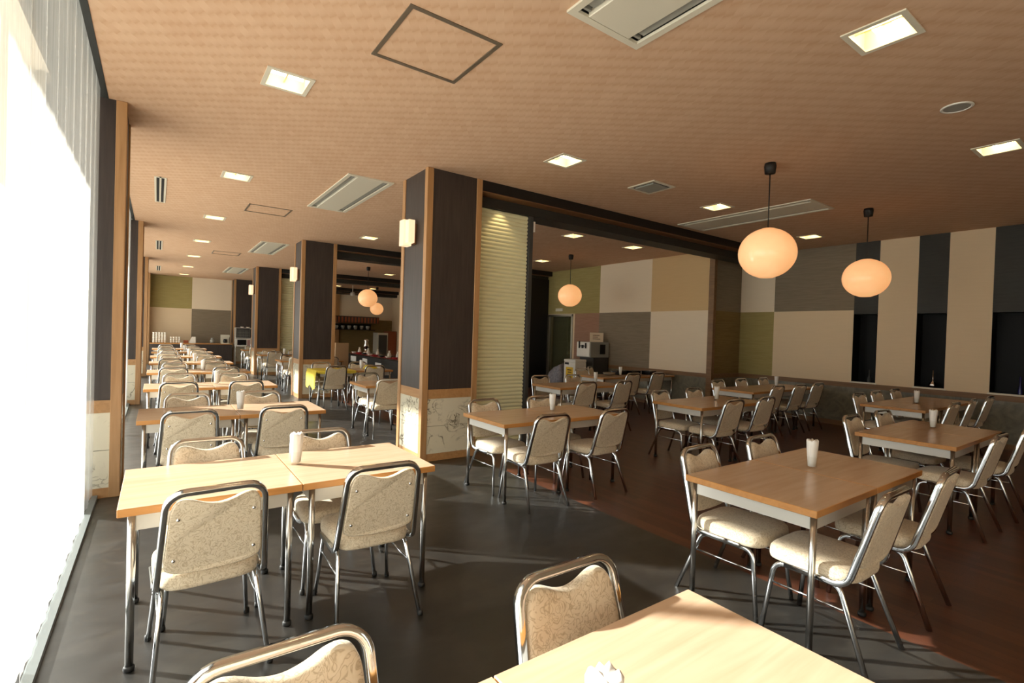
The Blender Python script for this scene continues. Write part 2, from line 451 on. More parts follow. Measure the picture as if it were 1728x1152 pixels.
patch(wr, 'wallpaper_panel', M['wp_grey'], 7.50, 9.14, .80, 2.105); patch(wr, 'wallpaper_panel', M['wp_pale'], 6.02, 7.50, .80, 2.105)
def dado(parent, y0, y1, x):
    box('dado_rail', (x-.025, x+.002, y0, y1, .715, .80), M['walnut'], parent)
    box('marble_panel', (x-.012, x+.002, y0, y1, .085, .715), M['darkmarble'], parent)
    box('skirting', (x-.022, x+.002, y0, y1, 0, .085), M['walnut'], parent)
dado(wr, 6.02, 10.06, XR1)
# return wall facing the camera
for nm, mt, z0, z1 in (('wallpaper_panel', M['wp_grey'], 2.105, CZ), ('wallpaper_panel', M['wp_brown'], .80, 2.105)):
    box(nm, (XR1+.06, XR2, 5.924, 5.932, z0, z1), mt, wr)
box('dado_rail', (XR1+.06, XR2, 5.905, 5.932, .715, .80), M['walnut'], wr)
box('marble_panel', (XR1+.06, XR2, 5.918, 5.932, .085, .715), M['darkmarble'], wr)
box('skirting', (XR1+.06, XR2, 5.908, 5.932, 0, .085), M['walnut'], wr)
box('jamb_post', (XR1-.03, XR1+.06, 5.90, 6.02, 0, CZ), M['walnut'], wr)
# front right wall with three black niches
NICHE = [(3.40, 3.77), (2.46, 2.85), (1.15, 1.93), (-.2, .3)]
bm = bmesh.new(); bx(bm, XR2+.3, XR2+.45, YB, 5.93, 0, CZ)
ys = [5.93]
for a, b in NICHE: ys += [b, a]
ys.append(YB)
for k in range(0, len(ys), 2): bx(bm, XR2, XR2+.3, ys[k+1], ys[k], 0, CZ)
for a, b in NICHE: bx(bm, XR2, XR2+.3, a, b, 0, .80); bx(bm, XR2, XR2+.3, a, b, 2.04, CZ)
wn = struct(obj('wall_right', bm, M['wp_cream']), 'cream wall with tall black display niches on the dark side', 'wall')
patch(wn, 'wallpaper_panel', M['wp_pale'], 5.20, 5.92, 2.11, CZ, XR2); patch(wn, 'wallpaper_panel', M['wp_olive'], 5.20, 5.92, .8, 2.11, XR2)
patch(wn, 'wallpaper_panel', M['wp_grey'], 3.77, 5.20, 2.11, CZ, XR2); patch(wn, 'wallpaper_panel', M['wp_cream'], 3.77, 5.20, .8, 2.11, XR2)
for a, b in NICHE:
    box('charcoal_panel', (XR2-.004, XR2+.002, a, b, 2.04, CZ), M['charcoal'], wn)
    bm = bmesh.new(); e = .004
    bx(bm, XR2+.29, XR2+.302, a, b, .8, 2.04); bx(bm, XR2+.002, XR2+.3, a-.001, a+e, .8, 2.04); bx(bm, XR2+.002, XR2+.3, b-e, b+.001, .8, 2.04)
    bx(bm, XR2+.002, XR2+.3, a, b, 2.036, 2.041); bx(bm, XR2+.03, XR2+.3, a, b, .799, .806); obj('niche_lining', bm, M['niche'], wn)
    box('niche_sill', (XR2-.012, XR2+.03, a-.02, b+.02, .80, .825), M['offwhite'], wn)
dado(wn, YB, 5.92, XR2)
# far wall
bm = bmesh.new(); bx(bm, -.98, 10.7, YF, YF+.2, 0, CZ)
wf = struct(obj('wall_far', bm, M['wp_cream']), 'far end wall with olive, cream and grey panels', 'wall')
for mt, x0, x1, z0, z1 in (('wp_olive', -.25, 1.08, 2.10, CZ), ('wp_pale', 1.08, 2.42, 2.10, CZ), ('wp_cream', -.25, 1.08, 0, 2.10), ('wp_grey', 1.08, 2.42, 0, 2.10),
                           ('wp_pale', 3.16, 9.25, 1.97, CZ), ('wp_brown', 3.16, 9.25, 0, 1.97)):
    box('wallpaper_panel', (x0, x1, YF-.006, YF+.002, z0, z1), M[mt], wf)
box('post', (6.45, 6.72, YF-.08, YF+.002, 0, CZ), M['trimwood'], wf)
bm = bmesh.new(); bx(bm, -.98, 10.7, YB-.2, YB, 0, CZ)
struct(obj('wall_back', bm, M['wp_cream']), 'plain wall behind the camera', 'wall')

# glass door on the right-hand wall
d = thing('door_1', 'aluminium framed glass door left of the soft-serve machine', 'door'); d['kind'] = 'structure'
bm = bmesh.new(); y0, y1 = 10.13, 11.2
bx(bm, XR1-.02, XR1+.08, y0, y0+.06, 0, 2.09); bx(bm, XR1-.02, XR1+.08, y1-.06, y1, 0, 2.09); bx(bm, XR1-.02, XR1+.08, y0, y1, 2.03, 2.09); bx(bm, XR1+.02, XR1+.06, y0, y1, 0, .1)
obj('door_frame', bm, M['alu'], d)
box('pane', (XR1+.03, XR1+.04, y0+.06, y1-.06, .1, 2.03), M['doorglass'], d)
box('back_panel', (XR1+.2, XR1+.25, y0, y1, 0, 2.09), M['wp_grey'], d)
bm = bmesh.new(); bx(bm, 8.55, XR1, 11.2, 11.3, 0, 3.1); struct(obj('partition', bm, M['black']), 'black folding partition stacked beside the glass door', 'partition')
tag(box('door_sign', (XR1-.03, XR1-.008, 10.55, 10.85, 2.18, 2.26), M['offwhite'], bev=.004), 'small pale sign plate above the glass door', 'sign')

# beams with folding-screen tracks
def beam(y, x0, x1, label):
    b = thing('beam', label, 'beam'); b['kind'] = 'structure'
    box('upper_beam', (x0, x1, y, y+.68, 3.195, CZ), M['black'], b)
    box('wood_strip', (x0, x1, y+.005, y+.675, 3.185, 3.196), M['browntrim'], b)
    box('track_rail', (x0, x1, y+.18, y+.50, 3.06, 3.188), M['charcoal'], b)
beam(5.13, 3.15, XR2, 'dark ceiling beam running from the big pillar to the right-hand wall')
beam(11.06, 3.15, XR1, 'dark ceiling beam beyond the second pillar')
beam(16.99, 3.15, XR1, 'dark ceiling beam beyond the third pillar')
beam(22.3, 3.15, XR1, 'dark ceiling beam close to the far wall')

# pleated screens
def screen(y, label):
    s = thing('pleated_screen', label, 'screen')
    bm = bmesh.new(); zt, zb = 3.055, .02; n = int((zt-zb)/.049); pts = []
    for k in range(n):
        for q in range(6):
            t = q/6; pts.append((zb+(k+t)*(zt-zb)/n, .013*math.sin(PI*t)))
    pts.append((zt, 0))
    xs = (3.155, 4.0)
    for sg in (-1, 1):
        g = [[bm.verts.new((x+(b*.45 if x > 3.5 else 0), y+sg*(.012+b), z)) for z, b in pts] for x in xs]
        for k in range(len(pts)-1):
            f = bm.faces.new((g[0][k], g[1][k], g[1][k+1], g[0][k+1])); f.smooth = False
        if sg == -1: g0 = g
    for k in range(len(pts)-1): bm.faces.new((g0[1][k], g[1][k], g[1][k+1], g0[1][k+1]))
    obj('pleats', bm, M['pleat'], s)
    bm = bmesh.new(); bx(bm, 4.02, 4.085, y-.045, y+.045, 0, 3.06); bevel(bm, .004, 1); obj('lead_post', bm, M['dgrey'], s); return s
sc1 = screen(5.36, 'pale green pleated folding screen beside the big pillar'); screen(17.22, 'pale green pleated screen beside the third pillar')
box('alarm_unit', (4.085, 4.12, 5.32, 5.40, 2.86, 3.0), M['white'], sc1, .006)['label'] = 'small white alarm unit'

# ------------------------------------------------------------------ ceiling fixtures
def light_proto():
    r = thing('ceiling_light', '', 'ceiling light', group='recessed square ceiling lights')
    bm = bmesh.new(); a = LS; f = .02
    for p in ((-a-.012, a+.012, -a-.012, -a+f), (-a-.012, a+.012, a-f, a+.012), (-a-.012, -a+f, -a+f, a-f), (a-f, a+.012, -a+f, a-f)): bx(bm, *p, -.008, .004)
    obj('frame', bm, M['offwhite'], r)
    bm = bmesh.new(); h = .12; t = .006
    bx(bm, -a, a, -a, a, h, h+t)
    for p in ((-a, a, -a, -a+t), (-a, a, a-t, a), (-a, -a+t, -a, a), (a-t, a, -a, a)): bx(bm, *p, .004, h)
    bx(bm, -.006, .006, -a, a, .05, h)
    obj('housing', bm, M['reflector'], r)
    for y in (-.05, .05):
        bm = bmesh.new()
        tube(bm, (-.12, y, .075), (.12, y, .075), .021); obj('lamp_tube', bm, M['tube'], r)
    return r
lp = light_proto()
def light_label(i, x, y):
    o = ['front', 'second', 'third', 'fourth', 'fifth', 'sixth', 'seventh', 'last']
    if i < 8: return 'recessed square ceiling light, %s in the row above the curtain-side tables' % o[i]
    return ['lit recessed ceiling light over the front centre beside the long air unit', 'lit recessed ceiling light between big pillar and square air grille', 'lit ceiling light seen between the big and second pillars',
            'large lit ceiling light above the front wood-floor tables', 'ceiling light just above the long narrow air unit', 'lit ceiling light at the right frame edge', 'ceiling light between the two globe lamps',
            'ceiling light beyond the beam, close to the pleated screen', 'ceiling light beyond the beam, above the cream wall', 'ceiling light beyond the beam beside the screen post',
            'ceiling light above the dark buffet counter', 'ceiling light beside the ceiling fan', 'ceiling light at far end above the kitchen hood'][i-8]
for i, (x, y) in enumerate(LIGHTS):
    if i == 0: lp.location = (x, y, CZ); lp['label'] = light_label(i, x, y)
    else: dup(lp, (x, y, CZ), 0, light_label(i, x, y))

def ac_unit(c, a, b, label):
    r = thing('air_conditioner', label, 'air conditioner', (c[0], c[1], CZ), 0, 'ceiling air conditioners')
    f = .03; bm = bmesh.new()
    for p in ((-a-.015, a+.015, -b-.015, -b+f), (-a-.015, a+.015, b-f, b+.015), (-a-.015, -a+f, -b+f, b-f), (a-f, a+.015, -b+f, b-f)): bx(bm, *p, -.014, .004)
    obj('frame', bm, M['offwhite'], r)
    bm = bmesh.new(); bx(bm, -a+.11, a-.11, -b+f, b-f, -.014, .03); bevel(bm, .004, 1); obj('face_panel', bm, M['offwhite'], r)
    bm = bmesh.new(); bx(bm, -a, a, -b, b, .09, .1); bx(bm, -a, -a+.006, -b, b, .0, .1); bx(bm, a-.006, a, -b, b, .0, .1); bx(bm, -a, a, -b, -b+.006, 0, .1); bx(bm, -a, a, b-.006, b, 0, .1)
    obj('housing', bm, M['dgrey'], r)
    for s in (-1, 1):
        bm = bmesh.new(); x = s*(a-.07); bx(bm, x-.028, x+.028, -b+.09, b-.09, .004, .012)
        for k in (-1, 1): bx(bm, x-.03, x+.03, k*(b-.06)-.008, k*(b-.06)+.008, .0, .03)
        obj('louver', bm, M['grey'], r)
for (c, a, b), l in zip(ACS, ['long ceiling air conditioner cut by the top frame edge', 'long ceiling air conditioner before the big pillar', 'long ceiling air conditioner before the second pillar', 'distant ceiling air conditioner before the third pillar', 'long narrow-looking air conditioner behind the hanging globe lamp']):
    ac_unit(c, a, b, l)
def hatch(x0, x1, y0, y1, label, w=.028):
    bm = bmesh.new(); z0, z1 = CZ-.006, CZ-.0005
    bx(bm, x0, x1, y0, y0+w, z0, z1); bx(bm, x0, x1, y1-w, y1, z0, z1); bx(bm, x0, x0+w, y0+w, y1-w, z0, z1); bx(bm, x1-w, x1, y0+w, y1-w, z0, z1)
    tag(obj('ceiling_hatch', bm, M['hatchmetal']), label, 'hatch', 'metal-framed ceiling hatches')
hatch(1.13, 1.76, 2.67, 3.31, 'large square metal-framed ceiling hatch overhead'); hatch(1.09, 1.70, 8.43, 9.0, 'metal-framed ceiling hatch in the middle distance', .024); hatch(1.09, 1.70, 14.3, 14.9, 'faint ceiling hatch far along the aisle', .024)
for i, (a, b) in enumerate(((7.72, 9.3), (13.58, 15.2), (19.45, 21.1))):
    r = thing('slot_vent', 'narrow twin-slot ceiling vent by the curtain, %s of three' % ['closest', 'middle', 'farthest'][i], 'vent', (0, (a+b)/2, CZ), 0, 'slot vents along the curtain')
    L = (b-a)/2; bm = bmesh.new()
    bx(bm, -.065, -.042, -L, L, -.008, -.0005); bx(bm, .042, .065, -L, L, -.008, -.0005); bx(bm, -.01, .01, -L, L, -.008, -.0005); bx(bm, -.042, .042, -L, -L+.03, -.008, -.0005); bx(bm, -.042, .042, L-.03, L, -.008, -.0005)
    obj('frame', bm, M['offwhite'], r); box('slots', (-.042, .042, -L+.03, L-.03, -.003, -.0005), M['slot'], r)
r = thing('air_grille', 'square ceiling air grille near the beam', 'vent', (4.86, 4.0, CZ))
bm = bmesh.new()
for p in ((-.2, .2, -.2, -.165), (-.2, .2, .165, .2), (-.2, -.165, -.165, .165), (.165, .2, -.165, .165)): bx(bm, *p, -.012, -.0005)
obj('frame', bm, M['offwhite'], r); box('gap', (-.165, .165, -.165, .165, -.004, -.0005), M['slot'], r); box('face_panel', (-.135, .135, -.135, .135, -.022, -.004), M['grey'], r, .003)
r = thing('ceiling_speaker', 'round white ceiling speaker over the dark side', 'speaker', (4.95, 1.18, CZ))
bm = bmesh.new(); lathe(bm, [(0.085, -.0005), (.1, -.004), (.1, -.01), (.085, -.014), (.082, -.008)]); obj('rim', bm, M['white'], r)
bm = bmesh.new(); lathe(bm, [(.083, -.008), (.04, -.01), (0, -.0105)]); obj('grille', bm, M['grey'], r)

def pendant(x, y, z, r0, label):
    r = thing('pendant_lamp', label, 'pendant lamp', (x, y, CZ), 0, 'washi globe pendant lamps')
    bm = bmesh.new(); lathe(bm, [(0, 0), (.052, 0), (.058, -.03), (.05, -.105), (.012, -.11), (0, -.11)]); obj('canopy', bm, M['black'], r)
    zc = z-CZ; bm = bmesh.new(); tube(bm, (0, 0, -.1), (0, 0, zc+r0*.84), .006, 8); obj('cord', bm, M['black'], r)
    bm = bmesh.new(); n = 20; pr = [(.065, r0*.915)]
    for k in range(1, n):
        a = PI*k/n
        if math.sin(a)*r0 > .075: pr.append((r0*math.sin(a), r0*.93*math.cos(a)))
    pr += [(.065, -r0*.91), (0, -r0*.915)]; pr = [(0, r0*.92)]+pr
    lathe(bm, pr, (0, 0, zc), 40); obj('globe_shade', bm, M['globe'], r)
pendant(5.12, 2.69, 2.395, .276, 'glowing globe pendant lamp, larger-looking one of the front pair'); pendant(7.78, 2.73, 2.385, .276, 'glowing globe pendant lamp before the black wall niche')
pendant(7.58, 8.44, 2.40, .268, 'glowing globe pendant lamp by the olive wall near the door'); pendant(4.98, 14.3, 2.41, .276, 'glowing globe lamp over the buffet, upper one of the touching two'); pendant(7.59, 20.64, 2.40, .275, 'distant globe lamp, lower one of the touching two')

def sconce(x, y, z, label):
    r = thing('wall_sconce', label, 'wall lamp', (x, y, z), 0, 'box sconces on the pillars')
    box('backplate', (-.03, .012, -.055, .055, -.13, .11), M['browntrim'], r, .003)
    bm = bmesh.new(); bx(bm, -.135, -.03, -.02, .10, -.15, .15); bevel(bm, .005, 1); obj('tall_shade', bm, M['sconce'], r)
    bm = bmesh.new(); bx(bm, -.11, -.03, -.11, -.022, -.125, .14); bevel(bm, .005, 1); obj('short_shade', bm, M['sconce'], r)
for y, l in ((5.47, 'glowing two-box sconce on the big pillar'), (11.40, 'glowing two-box sconce on the second pillar'), (17.33, 'glowing two-box sconce on the third pillar')): sconce(2.43, y, 2.62, l)

# ------------------------------------------------------------------ chairs
def build_chair_meshes():
    D = {}
    rw, rt = .0145, .0115   # half wide (plane normal), half thin
    prof = [(rw*a, rt*b) for a, b in ((-1, -.6), (-.85, -1), (.85, -1), (1, -.6), (1, .6), (.85, 1), (-.85, 1), (-1, .6))]
    zj = .372
    pts = [(.2, .13, zj), (.2, -.145, zj), (.176, -.262, .806), (-.176, -.262, .806), (-.2, -.145, zj), (-.2, .13, zj)]
    path = fillet(pts, [.075, .07, .07, .075], 7)
    bm = bmesh.new(); sweep(bm, path, prof, normal=(0, 0, 1)); D['back_frame'] = mesh('back_frame', bm, M['chrome'])
    ell = [(.013*math.cos(2*PI*k/10), .0105*math.sin(2*PI*k/10)) for k in range(10)]
    for s in (1, -1):
        bm = bmesh.new()
        p = fillet([(s*.205, .235, 0), (s*.175, .19, .357), (s*.175, -.105, .357), (s*.212, -.24, 0)], [.055, .055], 6)
        sweep(bm, p, ell, normal=(0, 1, 0))
        D['leg%d' % s] = mesh('leg_frame', bm, M['chrome'])
        bm = bmesh.new(); tube(bm, (s*.184, .203, .255), (s*.186, -.145, .255), .005, 8); D['st%d' % s] = mesh('stretcher', bm, M['chrome'])
    bm = bmesh.new(); lathe(bm, [(0, 0), (.013, 0), (.0145, .008), (.013, .024), (0, .026)], n=10); D['cap'] = mesh('foot_cap', bm, M['rubber'])
    bm = bmesh.new()
    for y in (.14, -.07): tube(bm, (-.18, y, .362), (.18, y, .362), .009, 8)
    D['rail'] = mesh('seat_rail', bm, M['chrome'])
    # seat cushion
    n = 40; out = []
    for k in range(n):
        a = 2*PI*k/n; c, s = math.cos(a), math.sin(a); e = .42
        x = math.copysign(abs(c)**e, c); y = math.copysign(abs(s)**e, s)
        out.append((x*(.198+.012*y), .035+y*.205))
    bm = bmesh.new(); pad(bm, out, [(.93, .374), (.985, .378), (1, .392), (1, .412), (.985, .428), (.94, .440), (.82, .4475), (.6, .452), (.3, .454)])
    D['seat'] = mesh('seat', bm, M['damask'])
    half = [(0, .448), (.09, .452), (.15, .462), (.176, .49), (.173, .58), (.166, .68), (.160, .735), (.144, .768), (.118, .779), (.088, .774), (.046, .757)]
    o2 = half+[(0, .749)]+[(-x, z) for x, z in half[:0:-1]]
    o2 = [(p.x, p.y) for p in cat([(x, z, 0) for x, z in o2], 3)]
    bm = bmesh.new(); pad(bm, o2, [(.97, -.016), (1, -.010), (1, .006), (.99, .013), (.955, .019), (.86, .023), (.6, .026), (.3, .027)])
    for v in bm.verts:
        x, z, t = v.co; v.co = Vector((x, -.152-(z-.40)*.268+t-.012*(1-(x/.18)**2), z))
    D['backrest'] = mesh('backrest', bm, M['damask'])
    bm = bmesh.new(); lathe(bm, [(0, .004), (.005, .003), (.007, 0)], n=10)
    for v in bm.verts: v.co = Vector((v.co.x, -v.co.z, v.co.y))
    D['screw'] = mesh('screw', bm, M['chrome'])
    return D
CD = build_chair_meshes()
def chair_proto(screws):
    r = thing('dining_chair', '', 'chair', group='cream damask chairs at the tables')
    b = None
    for nm, k in (('seat', 'seat'), ('backrest', 'backrest'), ('back_frame', 'back_frame'), ('seat_rail', 'rail'), ('leg_frame', 'leg1'), ('leg_frame', 'leg-1'), ('stretcher', 'st1'), ('stretcher', 'st-1')):
        o = link(nm, CD[k], r)
        if nm == 'backrest': b = o
        if nm == 'leg_frame' and screws:
            for fx, fy in ((.2055, .2365), (.2135, -.2445)): link('foot_cap', CD['cap'], o, (int(k[3:])*fx, fy, 0))
    if screws:
        for x, z in ((.135, .70), (-.135, .70), (.145, .52), (-.145, .52)):
            link('screw', CD['screw'], b, (x, -.152-(z-.40)*.268-.016-.012*(1-(x/.18)**2)-.001, z))
    return r
P1 = chair_proto(True); P2 = chair_proto(False); used = {}
LEGS = []
def clear(x, y, rz):
    s = 1 if abs(rz) < 1 else -1
    for lx, ly in LEGS:
        v = (ly-y)*s
        if -.19 < v < .26 and abs(lx-x) < .228: x = lx+math.copysign(.229, x-lx)
    return x
def chair(x, y, rz, label, near=False):
    x = clear(x, y, rz)
    p = P1 if near else P2
    if p.name not in used:
        used[p.name] = 1; p.location = (x, y, 0); p.rotation_euler = (0, 0, rz); p['label'] = label; return p
    return dup(p, (x, y, 0), rz, label)

# ------------------------------------------------------------------ tables
TW, TD, TH = .726, .70, .70
def table_proto():
    r = thing('dining_table', '', 'table', group='oak-topped dining tables')
    bm = bmesh.new(); a, b = TW/2-.002, TD/2
    bx(bm, -a, a, -b, b, TH-.034, TH); bevel(bm, .0025, 1)
    for f in bm.faces: f.material_index = 0 if abs(f.normal.z) > .8 else 1
    obj('tabletop', bm, [M['oak'], M['oakedge']], r)
    bm = bmesh.new(); u, v = a-.045, b-.03; t = .012
    z0, z1 = TH-.105, TH-.034
    bx(bm, -u, u, -v, -v+t, z0, z1); bx(bm, -u, u, v-t, v, z0, z1); bx(bm, -u, -u+t, -v+t, v-t, z0, z1); bx(bm, u-t, u, -v+t, v-t, z0, z1)
    obj('apron', bm, M['apron'], r)
    for sx in (-1, 1):
        for sy in (-1, 1):
            x, y = sx*(u-.005), sy*(v-.004)
            bm = bmesh.new(); tube(bm, (x, y, .012), (x, y, TH-.035), .0155, 16); l = obj('leg', bm, M['steel_leg'], r)
            bm = bmesh.new(); lathe(bm, [(0, 0), (.019, 0), (.021, .006), (.021, .016), (.0165, .022), (0, .022)], (x, y, 0), 14); obj('foot', bm, M['rubber'], l)
    return r
TP = table_proto(); tused = []
def table(x, y, label):
    for sx in (-1, 1):
        for sy in (-1, 1): LEGS.append((x+sx*.309, y+sy*.316))
    if not tused: tused.append(1); TP.location = (x, y, 0); TP['label'] = label; return TP
    return dup(TP, (x, y, 0), 0, label)
# tumblers with folded napkins
bm = bmesh.new(); lathe(bm, [(0, .0), (.029, .0), (.030, .004), (.0355, .075), (.0342, .075), (.0285, .012), (0, .012)], n=20); GLASS = mesh('tumbler', bm, M['tumbler'])
bm = bmesh.new(); n = 22
prs = [(.0, .0125), (.024, .0125), (.030, .07), (.034, .12), (.037, .172), (.031, .176), (.0, .168)]
lathe(bm, prs, n=n)
rn = random.Random(3)
for v in bm.verts:
    rr = math.hypot(v.co.x, v.co.y)
    if rr > .001:
        k = round(math.atan2(v.co.y, v.co.x)/(2*PI/n)); q = 1-.10*(k % 2); v.co.x *= q; v.co.y *= q*.9
        if v.co.z > .15: v.co.z += .006*((k*7) % 5-2)/2
NAPK = mesh('paper_napkins', bm, M['paper'])
def napkins(x, y, where):
    tag(link('tumbler', GLASS, None, (x, y, TH)), 'clear tumbler holding napkins on the ' + where, 'glass', 'napkin tumblers on the tables')
    tag(link('paper_napkins', NAPK, None, (x, y, TH+.0005)), 'white folded napkins in the tumbler on the ' + where, 'napkins', 'folded napkins in tumblers')

ordw = ['front', 'second', 'third', 'fourth', 'fifth', 'sixth', 'seventh', 'eighth', 'ninth']
LY = [.22, 2.585, 4.88, 7.22, 9.60, 11.95, 14.3, 16.65, 18.95]
LX = -.125
rj = random.Random(11)
for i, y in enumerate(LY):
    o = ordw[i]
    bx0 = LX+(.03 if i == 0 else 0)
    table(bx0+TW/2, y+TD/2, 'light oak table with chrome legs, curtain half of the %s pair by the curtain' % o)
    table(bx0+TW*1.5, y+TD/2, 'light oak table with chrome legs, aisle half of the %s pair by the curtain' % o)
    gx, gy = {0: (.655, .605), 1: (.655, 2.99), 2: (.635, 5.16)}.get(i, (.65, y+.38))
    napkins(gx, gy, '%s table pair by the curtain' % o)
    nc = {1: (2.60, 2.60, .205, .935), 2: (4.80, 4.78, .22, .90)}.get(i, (y-.1, y-.12, .21, .92))
    if i > 0:
        chair(nc[2], nc[0], rj.uniform(-.05, .05), 'cream chair, near side of the %s table pair by the curtain, curtain seat' % o, i < 4)
        chair(nc[3], nc[1], rj.uniform(-.06, .04) if i != 1 else -.03, 'cream chair, near side of the %s table pair by the curtain, aisle seat' % o, i < 4)
    fy = y+TD-.17+(.05 if i == 0 else 0)
    chair(.25 if i else .222, fy+(0 if i else .04), PI+rj.uniform(-.05, .05), 'cream chair, far side of the %s table pair by the curtain, curtain seat' % o, i < 2)
    chair(.86 if i else .975, fy, PI+rj.uniform(-.05, .05), 'cream chair, far side of the %s table pair by the curtain, aisle seat' % o, i < 2)

def pair(x, y, n, where, near, far, glass, yn=.03, yf=-.12):
    pos = ['near-curtain end', 'middle', 'far end'] if n == 3 else ['curtain-side', 'other']
    for k in range(n):
        table(x+TW*(k+.5), y+TD/2, 'oak-topped table, %s part of the %s' % (['curtain-ward', 'wall-ward'][k] if n == 2 else ['first', 'middle', 'last'][k], where))
    sw = ['first', 'second', 'third']
    for k, cx in enumerate(near): chair(cx, y+yn+rj.uniform(-.02, .02), rj.uniform(-.05, .05), 'cream chair, %s on near side of the %s' % (sw[k], where))
    for k, cx in enumerate(far): chair(cx, y+TD+yf+rj.uniform(-.02, .02), PI+rj.uniform(-.05, .05), 'cream chair, %s on far side of the %s' % (sw[k], where))
    if glass: napkins(glass[0], glass[1], where)
pair(2.485, 1.03, 2, 'front pair straddling the floor seam', (2.75, 3.42), (2.78, 3.36), (3.33, 1.42), .035, -.165)
pair(2.43, 3.49, 2, 'pair in front of the big pillar', (2.735, 3.47), (2.66, 3.38), (3.33, 3.92), -.03, -.19)
pair(2.36, 6.76, 2, 'pair just behind the big pillar', (2.60, 3.45), (2.68, 3.40), None)
pair(2.38, 9.42, 2, 'pair with the yellow cloth', (2.62, 3.35), (2.68, 3.4), (3.32, 9.8))
pair(2.34, 12.5, 2, 'pair just behind the second pillar', (2.68, 3.4), (2.68, 3.4), (2.9, 12.9))
pair(2.32, 15.2, 2, 'pair before the third pillar', (2.68, 3.4), (2.68, 3.4), (3.0, 15.5))
pair(2.32, 18.55, 2, 'pair behind the third pillar', (2.68, 3.4), (2.68, 3.4), (2.62, 18.9))
pair(5.10, 1.13, 2, 'middle pair of the front wood-floor row', (5.24, 6.2), (5.2, 5.82), (6.09, 1.53), .04, -.12)
pair(5.08, 3.35, 2, 'middle pair of the second wood-floor row', (5.38, 6.0), (5.15, 5.85), (6.0, 3.75), .03, -.15)
pair(4.92, 5.62, 2, 'pair beyond the beam by the pleated screen', (5.15, 5.95), (5.1, 5.7), (6.15, 6.12), -.05)
pair(7.66, 2.0, 3, 'triple table by the black wall niches', (7.95, 8.75, 9.55), (7.9, 8.4, 9.25), (8.53, 2.33), .03, -.12)
pair(7.50, 4.07, 3, 'triple table by the olive wall corner', (7.87, 8.55, 9.2), (7.85, 8.62, 9.35), (9.05, 4.5), .05, -.12)
pair(7.0, 6.75, 3, 'triple table below the pale wall panel', (7.45, 8.2), (7.3,), (7.85, 7.1), -.1, -.0)

# yellow cloth on the left table of the fourth middle pair
bm = bmesh.new(); x0, x1, y0, y1, z = 2.372, 3.09, 9.415, 10.125, TH+.003
n = 14
top = [[bm.verts.new((x0+(x1-x0)*i/n, y0+(y1-y0)*j/n, z+.0015*math.sin(i*1.3)*math.sin(j*1.7))) for j in range(n+1)] for i in range(n+1)]
for i in range(n):
    for j in range(n): bm.faces.new((top[i][j], top[i+1][j], top[i+1][j+1], top[i][j+1]))
def skirt(edge, dx, dy, drop):
    prev = edge
    for s in range(1, 5):
        cur = []
        for k, v in enumerate(edge):
            w = .012*math.sin(k*1.9+s*.3)*s/4
            cur.append(bm.verts.new((v.co.x+dx*(.012+w), v.co.y+dy*(.012+w), z-drop(k/(len(edge)-1))*s/4)))
        for k in range(len(edge)-1): bm.faces.new((prev[k], prev[k+1], cur[k+1], cur[k]))
        prev = cur
skirt(top[0], -1, 0, lambda t: .24+.12*abs(math.sin(t*5.5)))
skirt([top[i][0] for i in range(n+1)], 0, -1, lambda t: .035+.02*math.sin(t*9))
o = obj('yellow_tablecloth', bm, M['yellow'], smooth=True); tag(o, 'yellow cloth draped over the table before the second pillar', 'tablecloth')
bm = bmesh.new()
pts = [(-.13, -.09, 0), (.15, -.1, 0), (.13, .1, 0), (-.1, .11, 0)]
lo = [bm.verts.new(p) for p in pts]; hi = [bm.verts.new((p[0]*.45-.02, p[1]*.5, .075)) for p in pts]
for k in range(4): bm.faces.new((lo[k], lo[(k+1) % 4], hi[(k+1) % 4], hi[k]))
bm.faces.new(hi); bm.faces.new(lo[::-1]); bmesh.ops.subdivide_edges(bm, edges=list(bm.edges), cuts=2); bevel(bm, .004, 1)
tag(obj('folded_cloth', bm, M['yellow'], None, (3.52, 9.86, TH+.001), .3, True), 'crumpled yellow cloth lying beside the napkin tumbler', 'cloth')

# ------------------------------------------------------------------ soft-serve corner
r = thing('soft_serve_machine', 'grey soft-serve machine with white front standing against the patchwork wall', 'machine', (8.87, 8.97, 0))
bm = bmesh.new(); bx(bm, -.20, .34, -.24, .24, .06, .98); bevel(bm, .008, 1); obj('cabinet', bm, M['dgrey'], r)
bm = bmesh.new(); bx(bm, -.30, .34, -.24, .24, .98, 1.36); bevel(bm, .008, 1); obj('head', bm, M['grey'], r)
bm = bmesh.new(); bx(bm, -.325, -.30, -.225, .225, 1.0, 1.355); bevel(bm, .006, 1); fp = obj('front_panel', bm, M['white'], r)
bm = bmesh.new(); bx(bm, -.36, -.325, -.02, .02, 1.20, 1.28); bx(bm, -.35, -.325, -.13, .13, 1.245, 1.265); bx(bm, -.36, -.33, .1, .125, 1.2, 1.37); bx(bm, -.36, -.33, -.125, -.1, 1.2, 1.33); obj('dispensing_lever', bm, M['black'], fp)
box('screen', (.02, .2, -.247, -.238, 1.06, 1.30), M['black'], r); bm = bmesh.new()
for x in (-.15, .3):
    for y in (-.2, .2): lathe(bm, [(0, 0), (.03, 0), (.03, .06), (0, .06)], (x, y, 0), 10)
obj('castor', bm, M['rubber'], r)
r = thing('counter_card', 'cream card sign standing on the soft-serve machine', 'sign', (8.93, 8.9, 1.362), -.5)
bm = bmesh.new(); bx(bm, -.17, .17, -.012, .012, 0, .23); obj('board', bm, M['wp_pale'], r)
bm = bmesh.new()
for k, w in enumerate((.09, .07, .1)): bx(bm, -.1, -.1+w*1.9, -.0135, -.011, .155-k*.045, .17-k*.045)
obj('print', bm, M['ink'], r)
r = thing('white_bin', 'tall white bin with yellow notice before the soft-serve machine', 'bin', (8.28, 8.95, 0))
